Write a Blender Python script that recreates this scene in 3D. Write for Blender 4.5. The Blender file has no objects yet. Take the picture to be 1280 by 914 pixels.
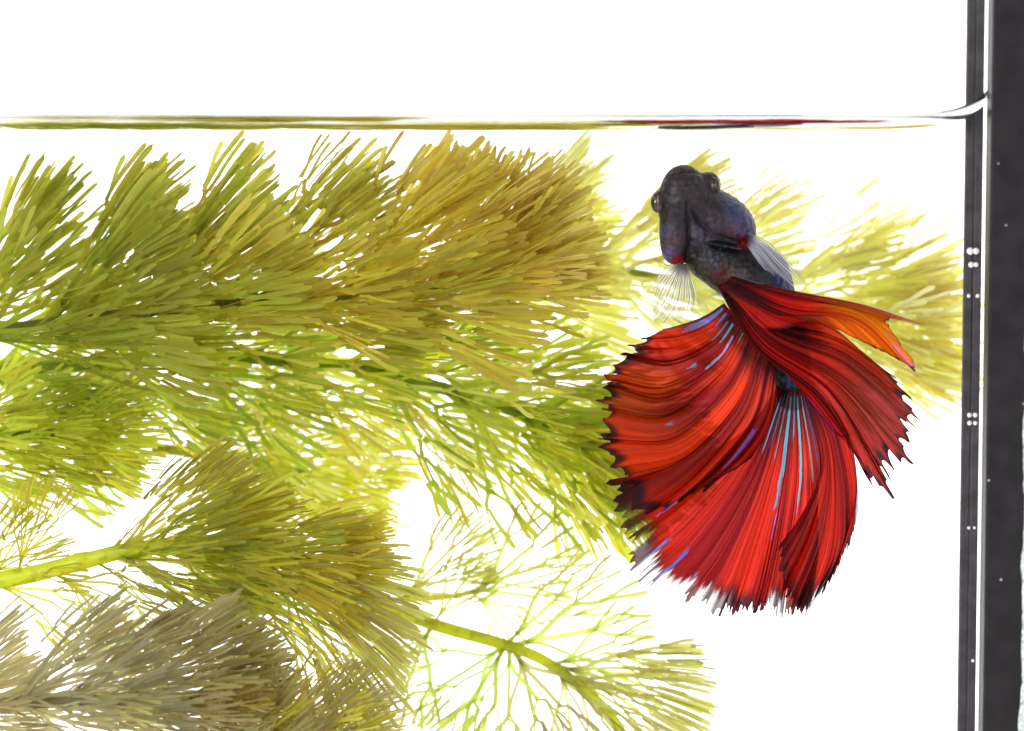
import bpy, math, random
import numpy as np
from mathutils import Vector, Matrix

random.seed(7)
rng = np.random.default_rng(11)
scene = bpy.context.scene
COL = scene.collection

# ------------------------------------------------------------------ camera
S = 1.25e-4            # metres per photo pixel at the fish's distance
FPX = 4800.0           # focal length in photo pixels
D0 = 0.6               # camera to fish
PITCH = math.radians(6.5)
FWD = np.array([0, math.cos(PITCH), -math.sin(PITCH)])
UP = np.array([0, math.sin(PITCH), math.cos(PITCH)])
RIGHT = np.array([1.0, 0, 0])
CAM = -FWD * D0
cd = bpy.data.cameras.new('camera')
cam = bpy.data.objects.new('camera', cd)
COL.objects.link(cam)
cam.location = CAM
cam.rotation_euler = (math.pi / 2 - PITCH, 0, 0)
cd.sensor_width = 36
cd.lens = 36 * FPX / 1280
cd.clip_start = 0.01
cd.clip_end = 20
cd.dof.use_dof = True
cd.dof.focus_distance = D0 - 0.002
cd.dof.aperture_fstop = 15
scene.camera = cam


def P(x, y, d=0.0):
    """photo pixel + depth behind the fish's plane (in fish pixels) -> world"""
    x, y, d = np.asarray(x, float), np.asarray(y, float), np.asarray(d, float)
    k = (D0 + d * S) / FPX
    return (CAM + FWD * (D0 + d * S)[..., None]
            + RIGHT * ((x - 640) * k)[..., None] + UP * ((457 - y) * k)[..., None])


# ------------------------------------------------------------------ world, lamps, exposure
w = bpy.data.worlds.new('World')
scene.world = w
w.use_nodes = True
w.node_tree.nodes['Background'].inputs[0].default_value = (0.92, 0.95, 1, 1)
w.node_tree.nodes['Background'].inputs[1].default_value = 0.32


def area(name, loc, target, size, energy, color=(1, 1, 1)):
    ld = bpy.data.lights.new(name, 'AREA')
    ld.shape = 'RECTANGLE'
    ld.size, ld.size_y = size
    ld.energy = energy
    ld.color = color
    o = bpy.data.objects.new(name, ld)
    COL.objects.link(o)
    o.location = loc
    o.rotation_euler = (Vector(target) - Vector(loc)).to_track_quat('-Z', 'Y').to_euler()
    return o


area('softbox_key', (-0.42, -0.5, 0.16), (0.03, 0, 0), (0.25, 0.25), 5.0, (1, 0.98, 0.95))
area('softbox_fill', (0.5, -0.6, 0.08), (0.03, 0, 0), (0.3, 0.3), 2.2)
vs = scene.view_settings
vs.view_transform = 'Standard'
vs.look = 'None'
vs.exposure = 0
vs.gamma = 1
cy = scene.cycles
cy.max_bounces = 12
cy.diffuse_bounces = 5
cy.transmission_bounces = 10
cy.glossy_bounces = 6
cy.transparent_max_bounces = 48
cy.use_denoising = True
cy.caustics_refractive = True
cy.caustics_reflective = False
cy.blur_glossy = 0.5
cy.sample_clamp_indirect = 6

PANEL = 2.3           # brightness of the lit white backdrop

# ------------------------------------------------------------------ helpers


def mesh_obj(name, verts, faces, mat=None, parent=None, smooth=True, attrs=None):
    me = bpy.data.meshes.new(name)
    me.from_pydata([tuple(v) for v in np.asarray(verts).tolist()], [], [tuple(f) for f in faces])
    if smooth:
        me.shade_smooth()
    if attrs:
        for an, arr in attrs.items():
            a = me.attributes.new(an, 'FLOAT_COLOR' if np.ndim(arr) == 2 else 'FLOAT', 'POINT')
            if np.ndim(arr) == 2:
                a.data.foreach_set('color', np.asarray(arr, np.float32).ravel())
            else:
                a.data.foreach_set('value', np.asarray(arr, np.float32).ravel())
    if mat:
        me.materials.append(mat)
    o = bpy.data.objects.new(name, me)
    COL.objects.link(o)
    if parent:
        o.parent = parent
    return o


def link_obj(name, me, parent=None, matrix=None, color=None):
    o = bpy.data.objects.new(name, me)
    COL.objects.link(o)
    if parent:
        o.parent = parent
    if matrix is not None:
        o.matrix_local = matrix
    if color is not None:
        o.color = color
    return o


def empty(name, label, cat, group=None, loc=(0, 0, 0)):
    o = bpy.data.objects.new(name, None)
    o.empty_display_size = 0.005
    COL.objects.link(o)
    o.location = loc
    o['label'] = label
    o['category'] = cat
    if group:
        o['group'] = group
    return o


def catmull(pts, n):
    """resample control points (k,3) to n points along a Catmull-Rom curve"""
    pts = np.asarray(pts, float)
    k = len(pts)
    p = np.concatenate([(2 * pts[0] - pts[1])[None], pts, (2 * pts[-1] - pts[-2])[None]])
    t = np.linspace(0, k - 1, n)
    i = np.minimum(t.astype(int), k - 2)
    f = (t - i).reshape((-1,) + (1,) * (pts.ndim - 1))
    a, b, c, d = p[i], p[i + 1], p[i + 2], p[i + 3]
    return 0.5 * (2 * b + (c - a) * f + (2 * a - 5 * b + 4 * c - d) * f ** 2 + (3 * b - a - 3 * c + d) * f ** 3)


def noise1(x, seed=0):
    r = np.random.default_rng(seed).random(4096)
    x = np.asarray(x, float)
    i = np.floor(x).astype(int)
    f = x - i
    f = f * f * (3 - 2 * f)
    return r[i % 4096] * (1 - f) + r[(i + 1) % 4096] * f


def noise2(x, y, seed=0):
    r = np.random.default_rng(seed).random((256, 256))
    i, j = np.floor(x).astype(int), np.floor(y).astype(int)
    f, g = x - i, y - j
    f, g = f * f * (3 - 2 * f), g * g * (3 - 2 * g)
    a = r[i % 256, j % 256] * (1 - f) + r[(i + 1) % 256, j % 256] * f
    b = r[i % 256, (j + 1) % 256] * (1 - f) + r[(i + 1) % 256, (j + 1) % 256] * f
    return a * (1 - g) + b * g


def sstep(a, b, x):
    t = np.clip((x - a) / (b - a), 0, 1)
    return t * t * (3 - 2 * t)


def tube(path, radii, sides=8, flat=None):
    """verts, faces of a capped tube; flat=(normal, factor) squashes it along a direction"""
    path = np.asarray(path, float)
    n = len(path)
    t = np.gradient(path, axis=0)
    t /= np.linalg.norm(t, axis=1)[:, None] + 1e-12
    ref = np.array([0.0, 1.0, 0.0]) if abs(t[:, 1]).mean() < 0.85 else np.array([1.0, 0, 0])
    u = np.cross(t, ref)
    u /= np.linalg.norm(u, axis=1)[:, None] + 1e-12
    v = np.cross(t, u)
    an = np.linspace(0, 2 * math.pi, sides, endpoint=False)
    ring = (np.cos(an)[None, :, None] * u[:, None] + np.sin(an)[None, :, None] * v[:, None])
    vs_ = path[:, None] + ring * np.asarray(radii, float).reshape(-1, 1, 1)
    vs_ = vs_.reshape(-1, 3)
    fs = []
    for i in range(n - 1):
        for j in range(sides):
            k = (j + 1) % sides
            fs.append((i * sides + j, i * sides + k, (i + 1) * sides + k, (i + 1) * sides + j))
    fs.append(tuple(range(sides - 1, -1, -1)))
    fs.append(tuple((n - 1) * sides + j for j in range(sides)))
    return vs_, fs


def grid_faces(nv, nu):
    i, j = np.meshgrid(np.arange(nv - 1), np.arange(nu - 1), indexing='ij')
    a = (i * nu + j).ravel()
    return np.stack([a, a + nu, a + nu + 1, a + 1], 1).tolist()


# ------------------------------------------------------------------ materials
def new_mat(name):
    m = bpy.data.materials.new(name)
    m.use_nodes = True
    nt = m.node_tree
    nt.nodes.clear()
    out = nt.nodes.new('ShaderNodeOutputMaterial')
    return m, nt, out


def N(nt, kind, **kw):
    n = nt.nodes.new(kind)
    for k, v in kw.items():
        if k in n.inputs:
            n.inputs[k].default_value = v
        else:
            setattr(n, k, v)
    return n


def mat_leaf():
    m, nt, out = new_mat('cabomba_leaf')
    L = nt.links.new
    oi = N(nt, 'ShaderNodeObjectInfo')
    at = N(nt, 'ShaderNodeAttribute', attribute_name='along')
    # object colour = base tint; tips pick up a browner, paler tone
    tip = N(nt, 'ShaderNodeMix', data_type='RGBA', blend_type='MIX')
    ramp = N(nt, 'ShaderNodeMapRange')
    ramp.inputs['From Min'].default_value = 0.35
    ramp.inputs['From Max'].default_value = 1.0
    ramp.inputs['To Max'].default_value = 0.4
    L(at.outputs['Fac'], ramp.inputs['Value'])
    L(ramp.outputs[0], tip.inputs['Factor'])
    L(oi.outputs['Color'], tip.inputs['A'])
    tipc = N(nt, 'ShaderNodeMix', data_type='RGBA', blend_type='MIX')
    tipc.inputs['Factor'].default_value = 0.55
    L(oi.outputs['Color'], tipc.inputs['A'])
    tipc.inputs['B'].default_value = (0.66, 0.55, 0.14, 1)
    L(tipc.outputs['Result'], tip.inputs['B'])
    tc = N(nt, 'ShaderNodeTexCoord')
    no = N(nt, 'ShaderNodeTexNoise', Scale=900.0, Detail=3.0)
    L(tc.outputs['Object'], no.inputs['Vector'])
    hs = N(nt, 'ShaderNodeHueSaturation')
    mr = N(nt, 'ShaderNodeMapRange')
    mr.inputs['From Min'].default_value = 0.3
    mr.inputs['From Max'].default_value = 0.7
    mr.inputs['To Min'].default_value = 0.72
    mr.inputs['To Max'].default_value = 1.15
    L(no.outputs['Fac'], mr.inputs['Value'])
    # every segment of a fan has its own age: some greener, some browner and paler
    sg = N(nt, 'ShaderNodeAttribute', attribute_name='segment')
    mh = N(nt, 'ShaderNodeMapRange')
    mh.inputs['To Min'].default_value = 0.482
    mh.inputs['To Max'].default_value = 0.518
    L(sg.outputs['Fac'], mh.inputs['Value'])
    L(mh.outputs[0], hs.inputs['Hue'])
    mm = N(nt, 'ShaderNodeMath', operation='MULTIPLY_ADD')
    L(sg.outputs['Fac'], mm.inputs[0])
    mm.inputs[1].default_value = 0.35
    mm.inputs[2].default_value = 0.84
    m3 = N(nt, 'ShaderNodeMath', operation='MULTIPLY')
    L(mm.outputs[0], m3.inputs[0])
    L(mr.outputs[0], m3.inputs[1])
    L(m3.outputs[0], hs.inputs['Value'])
    L(tip.outputs['Result'], hs.inputs['Color'])
    tr = N(nt, 'ShaderNodeBsdfTranslucent')
    L(hs.outputs['Color'], tr.inputs['Color'])
    pr = N(nt, 'ShaderNodeBsdfPrincipled', Roughness=0.45)
    pr.inputs['Specular IOR Level'].default_value = 0.25
    dk = N(nt, 'ShaderNodeMix', data_type='RGBA', blend_type='MULTIPLY')
    dk.inputs['Factor'].default_value = 1
    dk.inputs['B'].default_value = (0.75, 0.78, 0.8, 1)
    L(hs.outputs['Color'], dk.inputs['A'])
    L(dk.outputs['Result'], pr.inputs['Base Color'])
    mx = N(nt, 'ShaderNodeMixShader', Fac=0.8)
    L(pr.outputs[0], mx.inputs[1])
    L(tr.outputs[0], mx.inputs[2])
    L(mx.outputs[0], out.inputs['Surface'])
    return m


def mat_stem():
    m, nt, out = new_mat('cabomba_stem')
    L = nt.links.new
    oi = N(nt, 'ShaderNodeObjectInfo')
    tc = N(nt, 'ShaderNodeTexCoord')
    no = N(nt, 'ShaderNodeTexNoise', Scale=500.0, Detail=4.0)
    L(tc.outputs['Object'], no.inputs['Vector'])
    mx = N(nt, 'ShaderNodeMix', data_type='RGBA', blend_type='MIX')
    mr = N(nt, 'ShaderNodeMapRange')
    mr.inputs['From Min'].default_value = 0.5
    mr.inputs['From Max'].default_value = 0.75
    mr.inputs['To Max'].default_value = 0.6
    L(no.outputs['Fac'], mr.inputs['Value'])
    L(mr.outputs[0], mx.inputs['Factor'])
    L(oi.outputs['Color'], mx.inputs['A'])
    mx.inputs['B'].default_value = (0.16, 0.10, 0.03, 1)
    pr = N(nt, 'ShaderNodeBsdfPrincipled', Roughness=0.4)
    L(mx.outputs['Result'], pr.inputs['Base Color'])
    tr = N(nt, 'ShaderNodeBsdfTranslucent')
    L(mx.outputs['Result'], tr.inputs['Color'])
    ms = N(nt, 'ShaderNodeMixShader', Fac=0.62)
    L(pr.outputs[0], ms.inputs[1])
    L(tr.outputs[0], ms.inputs[2])
    L(ms.outputs[0], out.inputs['Surface'])
    return m


def mat_fin(name, trans=0.5, rough=0.36, spec=0.35, thin=0.25):
    m, nt, out = new_mat(name)
    L = nt.links.new
    at = N(nt, 'ShaderNodeAttribute', attribute_name='Col')
    pr = N(nt, 'ShaderNodeBsdfPrincipled', Roughness=rough)
    pr.inputs['Specular IOR Level'].default_value = spec
    L(at.outputs['Color'], pr.inputs['Base Color'])
    hs = N(nt, 'ShaderNodeHueSaturation', Saturation=1.05, Value=0.85)
    L(at.outputs['Color'], hs.inputs['Color'])
    tr = N(nt, 'ShaderNodeBsdfTranslucent')
    L(hs.outputs['Color'], tr.inputs['Color'])
    mx = N(nt, 'ShaderNodeMixShader', Fac=trans)
    L(pr.outputs[0], mx.inputs[1])
    L(tr.outputs[0], mx.inputs[2])
    tp = N(nt, 'ShaderNodeBsdfTransparent')
    gm = N(nt, 'ShaderNodeGamma', Gamma=0.8)
    L(at.outputs['Color'], gm.inputs['Color'])
    tt = N(nt, 'ShaderNodeBsdfTransparent')         # light that passes straight through the pigmented membrane
    L(gm.outputs['Color'], tt.inputs['Color'])
    m1 = N(nt, 'ShaderNodeMixShader', Fac=thin)
    L(mx.outputs[0], m1.inputs[1])
    L(tt.outputs[0], m1.inputs[2])
    m2 = N(nt, 'ShaderNodeMixShader')
    L(at.outputs['Alpha'], m2.inputs[0])
    L(tp.outputs[0], m2.inputs[1])
    L(m1.outputs[0], m2.inputs[2])
    L(m2.outputs[0], out.inputs['Surface'])
    return m


def mat_body():
    m, nt, out = new_mat('fish_skin')
    L = nt.links.new
    at = N(nt, 'ShaderNodeAttribute', attribute_name='Col')
    tc = N(nt, 'ShaderNodeTexCoord')
    no = N(nt, 'ShaderNodeTexNoise', Scale=1600.0, Detail=4.0, Roughness=0.65)
    L(tc.outputs['Object'], no.inputs['Vector'])
    mr = N(nt, 'ShaderNodeMapRange')
    mr.inputs['From Min'].default_value = 0.3
    mr.inputs['From Max'].default_value = 0.7
    mr.inputs['To Min'].default_value = 0.22
    mr.inputs['To Max'].default_value = 0.85
    L(no.outputs['Fac'], mr.inputs['Value'])
    hs = N(nt, 'ShaderNodeHueSaturation', Saturation=1.25)
    L(mr.outputs[0], hs.inputs['Value'])
    L(at.outputs['Color'], hs.inputs['Color'])
    vo = N(nt, 'ShaderNodeTexVoronoi', Scale=1100.0)
    L(tc.outputs['Object'], vo.inputs['Vector'])
    ml = N(nt, 'ShaderNodeMath', operation='MULTIPLY')
    L(vo.outputs['Distance'], ml.inputs[0])
    L(at.outputs['Alpha'], ml.inputs[1])       # alpha channel = how scaly the skin is
    ad = N(nt, 'ShaderNodeMath', operation='MULTIPLY_ADD')
    L(no.outputs['Fac'], ad.inputs[0])
    ad.inputs[1].default_value = 0.35
    L(ml.outputs[0], ad.inputs[2])
    bp = N(nt, 'ShaderNodeBump', Strength=0.9, Distance=0.0004)
    L(ad.outputs[0], bp.inputs['Height'])
    pr = N(nt, 'ShaderNodeBsdfPrincipled', Roughness=0.42)
    pr.inputs['Specular IOR Level'].default_value = 0.22
    L(hs.outputs['Color'], pr.inputs['Base Color'])
    L(bp.outputs['Normal'], pr.inputs['Normal'])
    L(pr.outputs[0], out.inputs['Surface'])
    return m


def mat_plain(name, color, rough=0.4, spec=0.5, noise=None, bump=0.0):
    m, nt, out = new_mat(name)
    L = nt.links.new
    pr = N(nt, 'ShaderNodeBsdfPrincipled', Roughness=rough)
    pr.inputs['Specular IOR Level'].default_value = spec
    pr.inputs['Base Color'].default_value = (*color, 1)
    if noise:
        tc = N(nt, 'ShaderNodeTexCoord')
        no = N(nt, 'ShaderNodeTexNoise', Scale=noise[0], Detail=5.0)
        L(tc.outputs['Object'], no.inputs['Vector'])
        cr = N(nt, 'ShaderNodeValToRGB')
        cr.color_ramp.elements[0].position = 0.35
        cr.color_ramp.elements[0].color = (*color, 1)
        cr.color_ramp.elements[1].position = 0.7
        cr.color_ramp.elements[1].color = (*noise[1], 1)
        L(no.outputs['Fac'], cr.inputs['Fac'])
        L(cr.outputs['Color'], pr.inputs['Base Color'])
        if bump:
            bp = N(nt, 'ShaderNodeBump', Strength=bump, Distance=0.0003)
            L(no.outputs['Fac'], bp.inputs['Height'])
            L(bp.outputs['Normal'], pr.inputs['Normal'])
    L(pr.outputs[0], out.inputs['Surface'])
    return m


def mat_water():
    m, nt, out = new_mat('water_surface')
    g = N(nt, 'ShaderNodeBsdfGlass', IOR=1.333, Roughness=0.0)
    nt.links.new(g.outputs[0], out.inputs['Surface'])
    return m


def mat_clear():
    m, nt, out = new_mat('clean_clear_glass')
    t = N(nt, 'ShaderNodeBsdfTransparent')
    t.inputs[0].default_value = (1, 1, 1, 1)
    nt.links.new(t.outputs[0], out.inputs['Surface'])
    return m


def mat_glass(name, ior=1.5, color=(1, 1, 1)):
    m, nt, out = new_mat(name)
    g = N(nt, 'ShaderNodeBsdfGlass', IOR=ior, Roughness=0.02)
    g.inputs['Color'].default_value = (*color, 1)
    nt.links.new(g.outputs[0], out.inputs['Surface'])
    return m


def mat_panel():
    m, nt, out = new_mat('lit_white_backdrop')
    e = N(nt, 'ShaderNodeEmission', Strength=PANEL)
    e.inputs[0].default_value = (1, 1, 1, 1)
    nt.links.new(e.outputs[0], out.inputs['Surface'])
    return m


M_LEAF, M_STEM, M_FIN, M_BODY = mat_leaf(), mat_stem(), mat_fin('betta_fin', 0.64), mat_body()
M_PECT = mat_fin('pectoral_fin_membrane', 0.45, 0.3, 0.35, 0.0)
M_CLEAR, M_WATER = mat_clear(), mat_water()
M_STRIP = mat_plain('seam_dark_reflection', (0.045, 0.04, 0.046), 0.55, 0.25, (420.0, (0.075, 0.068, 0.078)), 0.1)  # dark room mirrored in the side pane, put into the strip colour
M_EDGE = mat_plain('edge_dark_reflection', (0.012, 0.010, 0.012), 0.35, 0.25, (300.0, (0.02, 0.017, 0.02)))  # dark-room reflection put into the edge colour
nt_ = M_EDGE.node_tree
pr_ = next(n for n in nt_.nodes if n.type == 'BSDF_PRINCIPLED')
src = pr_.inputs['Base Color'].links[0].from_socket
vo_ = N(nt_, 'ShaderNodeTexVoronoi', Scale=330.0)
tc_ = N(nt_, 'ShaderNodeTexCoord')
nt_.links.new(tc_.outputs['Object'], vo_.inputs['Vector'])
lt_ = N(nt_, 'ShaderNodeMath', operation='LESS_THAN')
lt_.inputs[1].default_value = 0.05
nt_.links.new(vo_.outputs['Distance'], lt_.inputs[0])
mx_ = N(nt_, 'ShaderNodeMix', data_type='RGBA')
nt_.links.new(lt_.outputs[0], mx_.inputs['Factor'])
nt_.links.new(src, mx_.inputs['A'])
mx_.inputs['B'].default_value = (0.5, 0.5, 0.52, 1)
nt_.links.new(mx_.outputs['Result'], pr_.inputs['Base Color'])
M_CHIP = mat_plain('chipped_glass', (0.75, 0.8, 0.78), 0.35, 0.5, (1500.0, (0.25, 0.3, 0.28)), 0.6)

# ------------------------------------------------------------------ the setting: backdrop, tank, water
YF, YB = -0.025, 0.1146                 # inner faces of front and back panes
ZW = float(CAM[2] - (YF - CAM[1]) * math.tan(PITCH - math.atan((457 - 168) / FPX)))   # flat water level
bd = mesh_obj('backdrop', [(-0.7, 0.24, -0.5), (0.7, 0.24, -0.5), (0.7, 0.24, 0.6), (-0.7, 0.24, 0.6)],
              [(0, 1, 2, 3)], mat_panel(), smooth=False)
bd['kind'] = 'structure'
bd['label'] = 'evenly lit plain white backdrop behind the tank'


M_TABLE = mat_plain('white_bounce_table', (0.86, 0.86, 0.85), 0.6, 0.3, (8.0, (0.82, 0.82, 0.82)))  # unseen table, added so white light bounces up into the water rim
tb = mesh_obj('bounce_table', [(-0.7, -0.45, -0.146), (0.7, -0.45, -0.146), (0.7, 0.239, -0.146), (-0.7, 0.239, -0.146)],
              [(0, 1, 2, 3)], M_TABLE, smooth=False)
tb['kind'] = 'structure'
tb['label'] = 'unseen white table added under the tank to bounce light up'


def on_plane_y(x, y, Y):
    d = FWD + RIGHT * (x - 640) / FPX + UP * (457 - y) / FPX
    return CAM + d * ((Y - CAM[1]) / d[1])


XI = float(on_plane_y(1227, 457, YF)[0])       # inner face of the side pane
XO = float(on_plane_y(1280, 457, YF)[0])       # outer face
tank = empty('glass_tank', 'clear glass aquarium with dark reflection painted on its upright corner edge and seam strips', 'aquarium', loc=(0, 0, -0.14))


def box(name, lo, hi, mat, parent, bevel=0.0):
    lo, hi = np.array(lo, float), np.array(hi, float)
    v = [(x, y, z) for x in (lo[0], hi[0]) for y in (lo[1], hi[1]) for z in (lo[2], hi[2])]
    f = [(0, 1, 3, 2), (4, 6, 7, 5), (0, 4, 5, 1), (2, 3, 7, 6), (0, 2, 6, 4), (1, 5, 7, 3)]
    o = mesh_obj(name, v, f, mat, parent, smooth=False)
    if bevel:
        b = o.modifiers.new('bevel', 'BEVEL')
        b.width = bevel
        b.segments = 3
    if parent:
        o.matrix_parent_inverse = Matrix.Translation(-parent.location)
    return o


ZB, ZT = -0.14, 0.11
box('front_pane', (-0.2, YF - 0.004, ZB), (XI, YF, ZT), M_CLEAR, tank)
box('bottom_pane', (-0.2, YF - 0.004, ZB - 0.005), (XI, YB + 0.004, ZB), M_CLEAR, tank)
box('back_pane', (-0.2, YB, ZB), (XI, YB + 0.004, ZT), M_CLEAR, tank)
# the side pane is seen edge-on: the dark room mirrored in its front edge is painted black, its outer arris chipped white
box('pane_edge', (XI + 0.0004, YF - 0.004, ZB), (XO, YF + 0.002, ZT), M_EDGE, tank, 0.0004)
# chipped arris: rough strip with irregular profile
nz = 260
zz = np.linspace(ZB, ZT, nz)
prof = 0.00025 * noise1(np.arange(nz) * 0.9, 3) + 0.0005 * noise1(np.arange(nz) * 0.23, 4) ** 2
cv, cf = [], []
for i in range(nz):
    x0 = XO - 0.00005 - prof[i]
    cv += [(x0, YF - 0.0042 - prof[i] * .2, zz[i]), (XO + 0.0003, YF - 0.0046 + prof[(i * 7) % nz] * .8, zz[i]), (XO + 0.0014, YF - 0.0042, zz[i]), (XO + 0.0014, YF, zz[i])]
for i in range(nz - 1):
    for j in range(3):
        a = i * 4 + j
        cf.append((a, a + 1, a + 5, a + 4))
o = mesh_obj('chipped_edge', cv, cf, M_CHIP, tank, smooth=False)
o.matrix_parent_inverse = Matrix.Translation(-tank.location)
o['label'] = 'rough chipped white arris of the glass'


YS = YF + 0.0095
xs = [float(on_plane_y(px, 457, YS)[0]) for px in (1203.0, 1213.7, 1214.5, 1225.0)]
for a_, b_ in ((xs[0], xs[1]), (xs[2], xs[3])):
    o = box('dark_seam_strip', (a_, YS - 0.0004, ZB), (b_, YS + 0.001, ZT), M_STRIP, tank, 0.00022)  # dark strips standing in for the dark room mirrored in the pane

# water surface with a meniscus climbing the panes
XL = -0.16
hm, lc = 0.0030, 0.0026


def graded(a, b, n, dense_b=True):
    t = np.linspace(0, 1, n)
    return a + (b - a) * (0.5 - 0.5 * np.cos(np.pi * t)) if dense_b else a + (b - a) * t


gx = np.concatenate([np.linspace(XL, XI - 0.014, 70), np.linspace(XI - 0.0139, XI + 0.0003, 70)])
gy = np.concatenate([np.linspace(YF, YF + 0.014, 90), np.linspace(YF + 0.0144, YB - 0.0064, 60), np.linspace(YB - 0.006, YB, 30)])
GX, GY = np.meshgrid(gx, gy, indexing='ij')
GZ = ZW + hm * np.exp(-(GY - YF) / lc) + hm * np.exp(-(YB - GY) / lc) + 1.1 * hm * np.exp(-(XI - GX) / (1.3 * lc))
GZ = GZ + 0.00006 * (noise2(GX * 60 + 40, GY * 25 + 40, 8) - 0.5)
wv = np.stack([GX, GY, GZ], -1).reshape(-1, 3)
wf = [tuple(f) for f in grid_faces(len(gx), len(gy))]
water = mesh_obj('water', wv, wf, M_WATER)
me = water.data
if me.polygons[0].normal.z < 0:
    me.flip_normals()
water['kind'] = 'structure'
water['label'] = 'still clear water surface with a raised rim against the glass'

# ------------------------------------------------------------------ the fish
fish = empty('betta_fish', 'red long-finned betta fish, dark head pointing up, belly towards the glass', 'fish', loc=tuple(P(985, 480, 20)))
FINV = Matrix.Translation(-fish.location)


def fish_part(o, parent=None):
    o.parent = parent or fish
    if parent is None:
        o.matrix_parent_inverse = FINV
    return o


# --- body: smooth union of ellipsoids and capsules in photo-pixel space, surface nets
def ell(c, r, rot=0.0):
    c, r = np.array(c, float), np.array(r, float)
    ca, sa = math.cos(rot), math.sin(rot)

    def f(X, Y, Z):
        x, y, z = X - c[0], Y - c[1], Z - c[2]
        x, y = ca * x + sa * y, -sa * x + ca * y
        k0 = np.sqrt((x / r[0]) ** 2 + (y / r[1]) ** 2 + (z / r[2]) ** 2)
        k1 = np.sqrt((x / r[0] ** 2) ** 2 + (y / r[1] ** 2) ** 2 + (z / r[2] ** 2) ** 2) + 1e-9
        return k0 * (k0 - 1) / k1
    return f


def cone(a, b, ra, rb):
    a, b = np.array(a, float), np.array(b, float)
    ab = b - a

    def f(X, Y, Z):
        t = np.clip(((X - a[0]) * ab[0] + (Y - a[1]) * ab[1] + (Z - a[2]) * ab[2]) / (ab @ ab), 0, 1)
        return np.sqrt((X - a[0] - t * ab[0]) ** 2 + (Y - a[1] - t * ab[1]) ** 2 + (Z - a[2] - t * ab[2]) ** 2) - (ra + (rb - ra) * t)
    return f


def smin(a, b, k):
    if callable(a):
        return lambda X, Y, Z: smin(a(X, Y, Z), b(X, Y, Z), k)
    h = np.clip(0.5 + 0.5 * (b - a) / k, 0, 1)
    return b * (1 - h) + a * h - k * h * (1 - h)


h_ = 1.25
gxs = np.arange(805, 1035, h_)
gys = np.arange(195, 520, h_)
gzs = np.arange(-62, 80, h_)
X, Y, Z = np.meshgrid(gxs, gys, gzs, indexing='ij')
snout = ell((855, 243, -14), (26, 33, 22), -0.08)
cran = smin(ell((867, 266, 10), (39, 46, 30), -0.25), ell((900, 282, 12), (38, 46, 32), -0.75), 14)
gillL = smin(cone((847, 258, -12), (845, 312, -6), 18, 16), ell((844, 290, -6), (19, 40, 21), 0.02), 8)
gillR = smin(cone((872, 254, -12), (916, 283, -6), 18, 19), ell((901, 274, -6), (42, 23, 23), 0.62), 8)
isth = ell((870, 286, -8), (15, 34, 17), -0.25)
chest = smin(cone((893, 316, 18), (945, 350, 18), 38, 42), cone((945, 350, 14), (972, 405, 24), 42, 34), 10)
chest = smin(chest, cone((972, 405, 24), (989, 455, 30), 34, 24), 12)
chest = smin(chest, cone((989, 455, 30), (991, 494, 32), 23, 20), 10)
orbL = ell((832, 252, -4), (12, 19, 14), 0.1)
orbR = ell((886, 231, -4), (15, 16, 14), 0.0)
fH = smin(snout(X, Y, Z), cran(X, Y, Z), 14)
fH = smin(fH, orbL(X, Y, Z), 4)
fH = smin(fH, orbR(X, Y, Z), 4)
fI = isth(X, Y, Z)
fG = np.minimum(gillL(X, Y, Z), gillR(X, Y, Z))
fB = chest(X, Y, Z)
fB = smin(fB, fH, 8)
fB = smin(fB, fI, 5)
cheek = smin(ell((847, 288, 2), (20, 42, 26), 0.02)(X, Y, Z), ell((908, 274, 2), (40, 25, 27), 0.62)(X, Y, Z), 10)
fB = smin(fB, cheek, 12)
# gill plates as raised overlapping shells, with a groove along their margin
fA = smin(fB, fG, 7.0)
fA = smin(fA, snout(X, Y, Z), 16)
# the creases of the throat run in a V between the plates; outside, the plates pass smoothly into the cheeks


def seg_dist(ax, ay, bx, by):
    t = np.clip(((X - ax) * (bx - ax) + (Y - ay) * (by - ay)) / ((bx - ax) ** 2 + (by - ay) ** 2), 0, 1)
    return np.hypot(X - ax - t * (bx - ax), Y - ay - t * (by - ay))


vee = np.minimum(np.minimum(seg_dist(859, 254, 861, 300), seg_dist(861, 300, 855, 324)),
                 np.minimum(seg_dist(859, 252, 872, 276), np.minimum(seg_dist(872, 276, 892, 294), seg_dist(892, 294, 926, 303))))
fA = fA + 4.2 * np.exp(-(vee / 1.7) ** 2) * np.exp(-(fA / 7) ** 2) * (Z < 0) + 1.6 * np.exp(-(vee / 5.5) ** 2) * (Z < 0) * np.exp(-(fA / 9) ** 2)
# cheek scale rows: shallow ripples
fA = fA + 0.22 * np.cos((X * 0.8 + Y * 0.6) * 0.55) * np.cos((X * 0.6 - Y * 0.8) * 0.55) * np.exp(-(fA / 5) ** 2)
# open gill slits under the ends of both gill plates
for gap in (ell((908, 308, -24), (27, 6.5, 15), 0.18), ell((864, 322, -22), (7, 13, 13), 0.5)):
    g_ = gap(X, Y, Z)
    fA = -smin(-fA, g_, 2.5)
# mouth slit near the top of the snout
mo = np.exp(-((Y - (216 + ((X - 862) / 14) ** 2 * 3)) / 1.4) ** 2) * np.exp(-((X - 861) / 18) ** 4) * (Z < -10)
fA = fA + 1.2 * mo


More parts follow.
